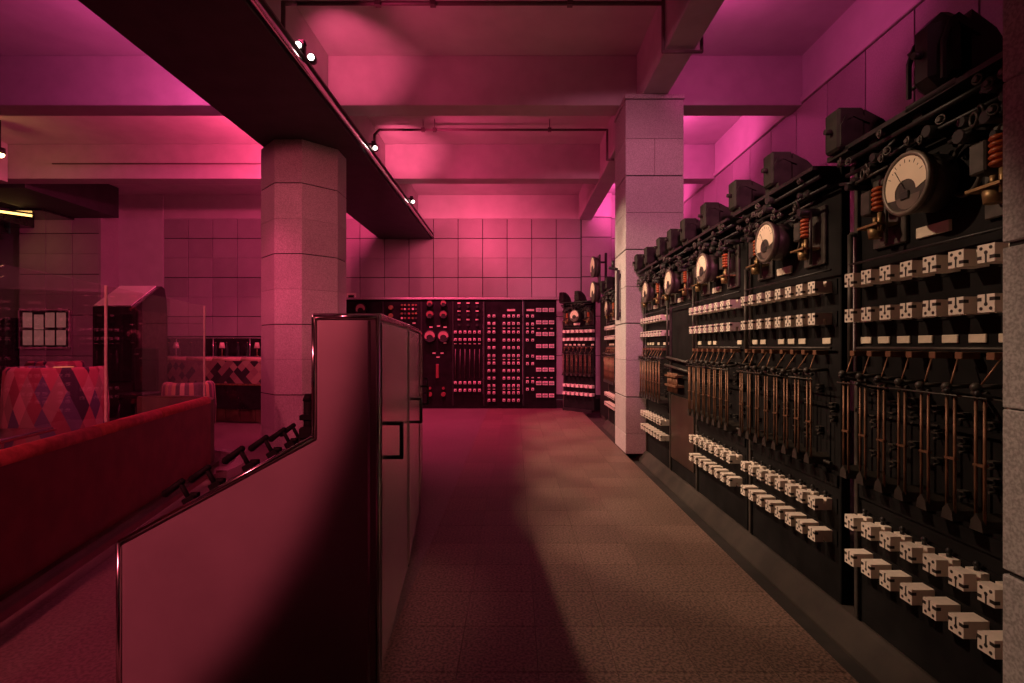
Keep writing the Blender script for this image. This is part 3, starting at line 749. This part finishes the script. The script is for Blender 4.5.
# rounded floor ring at the booth's end
ring = [(ccx+(R_+.28)*math.cos(a0+math.radians(q)), ccy+(R_+.28)*math.sin(a0+math.radians(q))) for q in range(-20, 131, 10)]
tag(wall_strip(ring, -.06, .06, 0, .10).build('foot_ring', M['steel']), 'curved metal foot ring around the rounded end of the red booth', 'foot rail')
gp = offset_path(path, .05)
def glass_pane(a, b, z0, z1, label):
    t_ = Vector((b[0]-a[0], b[1]-a[1])); ang = math.atan2(t_.y, t_.x)
    o = thing('glass_screen', label, 'glass screen', (a[0], a[1], z0), ang)
    MB().box(.004, t_.length-.004, -.005, .005, 0, z1-z0, .001).build('pane', M['glass'], o)
    MB().box(t_.length-.012, t_.length-.002, -.008, .008, 0, z1-z0).build('edge_strip', M['porcelain'], o)
    return o
def at(Y):
    f_ = (Y-1.5)/(5.65-1.5); return (gp[0][0]+(gp[-1][0]-gp[0][0])*f_, gp[0][1]+(gp[-1][1]-gp[0][1])*f_)
glass_pane(at(1.9), at(3.74), .848, 1.84, 'clear glass screen cut by the frame edge on the red booth')
glass_pane(at(3.75), at(5.62), .848, 1.84, 'clear glass screen on the red booth nearest the octagonal column')

def tub_chair(label, loc, rz, R, z0, z1, fabric, name='tub_chair', span=250):
    t = thing(name, label, 'armchair', loc, rz, 'patterned lounge chairs')
    b = MB(); n = 28; vs = []; prof = [(R-.02, z0), (R+.01, z0+.1), (R+.02, (z0+z1)/2), (R, z1-.04), (R-.03, z1), (R-.08, z1), (R-.11, z1-.05), (R-.11, z0)]
    m = len(prof); fs = []
    for i in range(n+1):
        a = math.radians(-span/2+span*i/n)-PI/2
        for k, (r_, z) in enumerate(prof):
            b.uv[len(vs)] = (math.radians(span*i/n)*R, z); vs.append((r_*math.cos(a), r_*math.sin(a), z))
    for i in range(n):
        for k in range(m-1): fs.append((i*m+k, (i+1)*m+k, (i+1)*m+k+1, i*m+k+1))
        fs.append((i*m+m-1, (i+1)*m+m-1, (i+1)*m, i*m))
    fs += [tuple(range(m))[::-1], tuple(n*m+k for k in range(m))]
    b.add(vs, fs, True); b.build('backrest', fabric, t)
    MB().cyl((0, 0, .18), (0, 0, .46), R-.12, R-.12, 24).build('seat', M['velvet'], t)
    for k in range(4):
        q = PI/4+k*PI/2; MB().cyl((.7*R*math.cos(q), .7*R*math.sin(q), 0), (.7*R*math.cos(q), .7*R*math.sin(q), .2), .02, n=8).build('leg', M['wood'], t)
    return t
tub_chair('large tub chair in pink and black harlequin fabric behind the glass screen', (-5.36, 6.0, 0), 0, .46, .18, 1.16, M['harlequin'])
tub_chair('smaller harlequin tub chair peeping up on the left behind the large one', (-7.45, 8.3, 0), .3, .36, .18, 1.16, M['harlequin'])
tub_chair('smaller harlequin tub chair peeping up on the right behind the large one', (-6.35, 8.3, 0), -.2, .36, .18, 1.16, M['harlequin'])
tub_chair('striped tub chair standing between the booth and the patterned bench', (-4.75, 7.45, 0), .6, .33, .18, .88, M['stripe'])
# table in the booth
ta = math.atan2(dy, dx)
tb = thing('lounge_table', 'dark polished table standing inside the red booth', 'table', (-3.92, 3.25, 0), ta-PI/2)
MB().box(-.35, .40, -.8, .8, .715, .75, .008).build('tabletop', M['glossblack'], tb)
MB().box(-.36, .41, -.81, .81, .722, .738).build('edge_band', M['steel'], tb)
MB().cyl((0, 0, .03), (0, 0, .715), .05, n=14).build('pedestal', M['steel'], tb)
MB().cyl((0, 0, 0), (0, 0, .03), .3, .28, 24).build('base', M['steel'], tb)
# candle lantern behind the big chair
ln = thing('table_lantern', 'small glowing lantern behind the large harlequin chair', 'lantern', (-6.35, 7.2, .75))
MB().cyl((0, 0, .0), (0, 0, .28), .05, n=12).build('stem', M['brass'], ln)
MB().cyl((0, 0, .28), (0, 0, .36), .11, .11, 16).build('shade', mat('lantern_shade', (.8, .6, .3), .6, emit=(1, .5, .2), estr=.5, var=.05), ln)
st = thing('side_table', 'small round table under the lantern', 'table', (-6.35, 7.2, 0))
MB().cyl((0, 0, .72), (0, 0, .75), .24, n=24).build('tabletop', M['wood'], st)
MB().cyl((0, 0, .02), (0, 0, .72), .03, n=10).build('pedestal', M['steel'], st)
MB().cyl((0, 0, 0), (0, 0, .02), .18, n=20).build('base', M['steel'], st)
# long patterned bench in front of the back bar
bn = thing('patterned_bench', 'long bench with a patterned back, dark base and wooden kick panels', 'bench', (0, 0, 0))
cur = [(-7.4, 10.2), (-6.8, 9.85), (-6.2, 9.6), (-5.6, 9.42), (-5.0, 9.28), (-4.4, 9.18), (-3.8, 9.12)]
def uvstrip(pts, d, z0, z1, m_):
    b = wall_strip(pts, 0, d, z0, z1); s_ = 0
    for i in range(len(pts)):
        if i: s_ += math.hypot(pts[i][0]-pts[i-1][0], pts[i][1]-pts[i-1][1])
        for k, z in enumerate((z0, z1, z1+.08, z0)): b.uv[4*i+k] = (s_, z)
    return b
uvstrip(cur, .16, .72, 1.13, M['pattern']).build('backrest', M['pattern'], bn)
b = MB().tube([(*p, 1.14) for p in offset_path(cur, .08)], .06, 10); b.build('top_roll', M['roll'], bn)
wall_strip(cur, -.02, .5, .26, .70).build('base', M['glossblack'], bn)
wall_strip(cur, -.03, .0, .69, .715).build('edge_strip', M['brass'], bn)
for i in range(len(cur)-1):
    q0 = Vector(cur[i]); q1 = Vector(cur[i+1])
    for k in range(2):
        u0 = q0.lerp(q1, k/2+.01); u1 = q0.lerp(q1, (k+1)/2-.01)
        wall_strip([tuple(u0), tuple(u1)], .02, .06, .03, .26).build('kick_panel', M['wood'], bn)
# back bar with rail and bottles
bb = thing('back_bar', 'dark low bar cabinet with metal rail against the tiled wall', 'bar cabinet', (-7.3, 12.9, 0))
MB().box(-1.9, 2.6, -.35, .45, 0, 1.12, .01).build('body', M['glossblack'], bb)
MB().box(-1.95, 2.65, -.40, .45, 1.12, 1.15, .006).build('worktop', M['steel'], bb)
gr = thing('gallery_rail', 'thin metal gallery rail standing along the front of the back bar', 'rail', (-7.3, 12.55, 1.15))
MB().tube([(-1.9, 0, .45), (2.6, 0, .45)], .014, 8).build('bar', M['steel'], gr)
for k in range(6): MB().cyl((-1.9+.9*k, 0, 0), (-1.9+.9*k, 0, .45), .012, n=8).build('post', M['steel'], gr)
tag(MB().box(-9.15, -4.75, 13.2, 13.3, 1.15, 1.66, .01).build('splashback', M['glossblack']), 'low dark glossy splashback behind the bottles on the back bar', 'panel')
for k in range(5): MB().box(-1.85+.89*k, -1.0+.89*k, -.37, -.345, .12, 1.05, .006).build('door', M['wood'], bb)
bot = _fix(MB().lathe((0, 0, 0), [(.038, 0), (.04, .02), (.04, .2), (.016, .26), (.014, .33)], 12), 'bottle', M['glassbottle'])
btl = thing('bottle', 'first dark glass bottle from the left on the back bar', 'bottle', (-9.0, 12.85, 1.15), 0, 'bottles on the back bar')
inst('body', bot, btl); MB().cyl((0, 0, .33), (0, 0, .35), .016, n=8).build('cap', M['brass'], btl)
ORD = 'first second third fourth fifth sixth seventh eighth ninth tenth eleventh twelfth thirteenth fourteenth'.split()
for k in range(1, 14):
    dup(btl, (-9.0+.29*k+random.uniform(-.05, .05), 12.85+random.uniform(-.05, .05), 1.15), 0, ORD[k]+' dark glass bottle from the left on the back bar')
for i, (px, lab) in enumerate(((176, 'small pale bar lamp on the back bar nearest the striped chair'), (222, 'small pale bar lamp midway along the back bar'), (257, 'small pale bar lamp on the back bar beside the octagonal column'))):
    lp = thing('bar_lamp', lab, 'lamp', ((px-515)/512*12.7, 12.7, 1.15), 0, 'small lamps on the back bar')
    MB().cyl((0, 0, 0), (0, 0, .22), .012, n=8).cyl((0, 0, 0), (0, 0, .01), .05, n=12).build('stem', M['brass'], lp)
    MB().cyl((0, 0, .2), (0, 0, .34), .07, .045, 14).build('shade', M['ivory'], lp)
# dark cabinet with a sloping pink-reflecting top
hc = thing('hooded_cabinet', 'tall dark console cabinet with a sloping reflective top behind the glass', 'console cabinet', (-5.66, 7.5, 0), 0)
MB().prism([(-.30, 0), (-.30, 1.95), (.22, 2.30), (.29, 2.27), (.33, 2.1), (.35, 1.8), (.35, 0)], 'x', -.28, .33).build('body', M['blackmetal'], hc)
MB().prism([(-.295, 1.962), (.20, 2.295), (.193, 2.306), (-.302, 1.973)], 'x', -.27, .26).build('sloping_lid', mat('pale_enamel', (.85, .80, .80), .22, .5, var=.04, scale=5), hc)
MB().box(.335, .35, -.28, .3, .1, 1.9).build('side_panel', M['gunmetal'], hc)
MB().box(-.24, .28, -.315, -.30, .9, 1.85, .005).build('front_panel', M['slate'], hc)
ch = thing('bar_stool', 'dark high-backed bar stool next to the tall console cabinet', 'stool', (-4.98, 6.78, 0))
MB().box(-.16, .16, .12, .17, .78, 1.38, .02).build('backrest', M['blackmetal'], ch)
MB().box(-.18, .18, -.18, .18, .72, .79, .02).build('seat', M['blackmetal'], ch)
for sx in (-1, 1):
    for sy in (-1, 1): MB().cyl((sx*.19, sy*.19, 0), (sx*.14, sy*.14, .72), .015, n=8).build('leg', M['blackmetal'], ch)
# menu board
mb_ = thing('menu_board', 'framed board of eight backlit sheets on the brown tiled wall', 'notice board', (-11.73, 12.79, 1.83))
MB().box(-.62, .62, -.03, 0, -.48, .48, .006).build('backing', M['blackmetal'], mb_)
b = MB()
for q in ((-.64, .64, .46, .49), (-.64, .64, -.49, -.46), (-.64, -.61, -.49, .49), (.61, .64, -.49, .49)): b.box(q[0], q[1], -.05, 0, q[2], q[3])
b.build('frame', M['steel'], mb_)
sh = _fix(MB().box(-.115, .115, -.036, -.03, -.185, .185), 'sheet', M['sheet'])
for i in range(4):
    for j in range(2): inst('sheet', sh, mb_, (-.42+.28*i, 0, -.22+.44*j+(-.05 if (i == 1 and j) else 0)))
# stair with railing on the far left
sr = thing('staircase', 'dark staircase with metal handrail in the far left corner', 'staircase', (-14.4, 12.4, 0))
for k in range(7): MB().box(.26*k, .26*k+.28, 0, .9, .18*k+.9, .18*k+.94+.02, .004).build('tread', M['wood'], sr)
MB().prism([(0, 0), (1.95, 0), (1.95, 2.1), (0, .86)], 'y', .1, .8).build('stringer', M['glossblack'], sr)
b = MB().tube([(-.05, -.02, 2.55), (2.05, -.02, 3.35)], .025, 10).tube([(-.05, -.02, 2.30), (2.05, -.02, 3.10)], .012, 8); b.build('handrail', M['steel'], sr)
for k in range(3): MB().cyl((.25+.75*k, -.02, .9+.6*k-.25), (.25+.75*k, -.02, 2.62+.29*k), .018, n=8).build('post', M['steel'], sr)
# stepped dark soffit and amber tube light
so = struct('trim_2', MB().prism([(LEFT, 4.05), (-13.1, 4.05), (-13.1, 4.2), (-12.6, 4.2), (-12.6, 4.35), (-12.0, 4.35), (-12.0, 4.55), (-11.0, 4.55), (-11.0, 4.62), (LEFT, 4.62)], 'y', 11.9, 12.78), M['glossblack'], 'black stepped soffit in the far left corner')
tl = thing('tube_light', 'glowing amber tube light under the dark soffit at far left', 'light', (-11.9, 11.8, 4.50), math.atan2(.6, .55))
MB().box(-.75, .58, -.04, .04, .03, .09).build('housing', M['blackmetal'], tl)
MB().cyl((-.73, 0, .01), (.56, 0, .01), .030, n=12).build('tube', M['tube'], tl)
spot('tube_glow', (-11.9, 11.7, 4.35), (-11.9, 12.6, 1.0), 5, (1, .6, .25), 150, .8, .3)

# ------------------------------------------------------------------ lamps and conduits on the ceiling
def lamp(label, loc, heads, group):
    t = thing('spotlight', label, 'spotlight', loc, 0, group)
    MB().box(-.03, .03, -.03, .03, -.02, .14, .006).cyl((-.08, 0, .1), (.04, 0, .1), .014, n=8).build('bracket', M['blackmetal'], t)
    for (hx, hy, hz) in heads:
        h = MB().cyl((hx, hy, hz), (hx+.02, hy-.10, hz-.02), .042, n=14).build('lamp_head', M['blackmetal'], t)
        MB().cyl((hx+.02, hy-.10, hz-.02), (hx+.021, hy-.106, hz-.021), .031, n=14).build('lens', M['lampface'], h)
    return t
lamp('black twin spotlight with two lit lenses on the wide beam, nearest the camera', (-2.16, 5.2, 4.36), [(-.02, 0, .06), (.10, .02, -.05)], 'spotlights along the wide beam')
lamp('black spotlight with one lit lens on the wide beam above the octagonal column', (-2.14, 7.75, 4.36), [(.03, 0, .02)], 'spotlights along the wide beam')
lamp('black spotlight on the wide beam nearest the far tiled wall', (-2.14, 10.6, 4.36), [(.03, 0, .02)], 'spotlights along the wide beam')
cl = thing('ceiling_spotlight', 'bright warm star-like spotlight at the left edge of the picture', 'spotlight', (-9.0, 8.95, 4.76), 0)
MB().cyl((0, 0, 0), (0, 0, .10), .07, n=16).cyl((0, 0, .1), (0, 0, .59), .012, n=8).build('lamp_head', M['blackmetal'], cl)
MB().ball((0, 0, -.005), .06, 12, 8).build('lens', M['warmlamp'], cl)
pl = bpy.data.lights.new('warm_point', 'POINT'); pl.energy = 5; pl.color = (1, .45, .16); pl.shadow_soft_size = .06
po = bpy.data.objects.new('warm_point', pl); C.objects.link(po); po.location = (-9.0, 8.85, 4.60)
def conduit(label, pts, r_=.022, hang=()):
    o = thing('conduit_pipe', label, 'pipe', (0, 0, 0), 0, 'conduits under the ceiling')
    MB().tube(pts, r_, 8).build('pipe', M['pipe'], o)
    for h in hang: MB().cyl(h, (h[0], h[1], CEIL-.002), .008, n=6).box(h[0]-.03, h[0]+.03, h[1]-.03, h[1]+.03, h[2]-.03, h[2]+.03).build('clamp', M['pipe'], o)
conduit('long conduit crossing the nearest ceiling bay from the wide beam', [(-2.40, 5.3, 4.345), (-2.40, 5.3, 4.95), (-2.40, 5.6, 5.15), (1.6, 5.6, 5.15)], .024, [(-1.5, 5.6, 5.15), (-.9, 5.6, 5.15), (.6, 5.6, 5.15)])
conduit('long conduit crossing the second ceiling bay', [(-2.36, 8.6, 4.345), (-2.36, 8.6, 4.95), (-2.36, 8.9, 5.16), (1.60, 8.9, 5.16), (1.60, 8.9, 4.64), (1.72, 8.9, 4.64)], .022, [(-1.6, 8.9, 5.16), (-1.4, 8.9, 5.16), (.6, 8.9, 5.16)])
conduit('small looped conduit over the narrow beam near the camera', [(1.62, 5.6, 5.2), (1.62, 5.6, 4.62), (2.04, 5.6, 4.62), (2.04, 5.6, 5.2)], .02)
conduit('conduit along the ceiling over the lounge at top left', [(-3.6, 5.5, 5.2), (-8.5, 5.5, 5.2)], .022, [(-4.4, 5.5, 5.2), (-6, 5.5, 5.2)])
conduit('thin conduit on the face of the second lounge cross beam', [(-3.6, 9.96, 4.95), (-9.0, 9.96, 4.95)], .014)
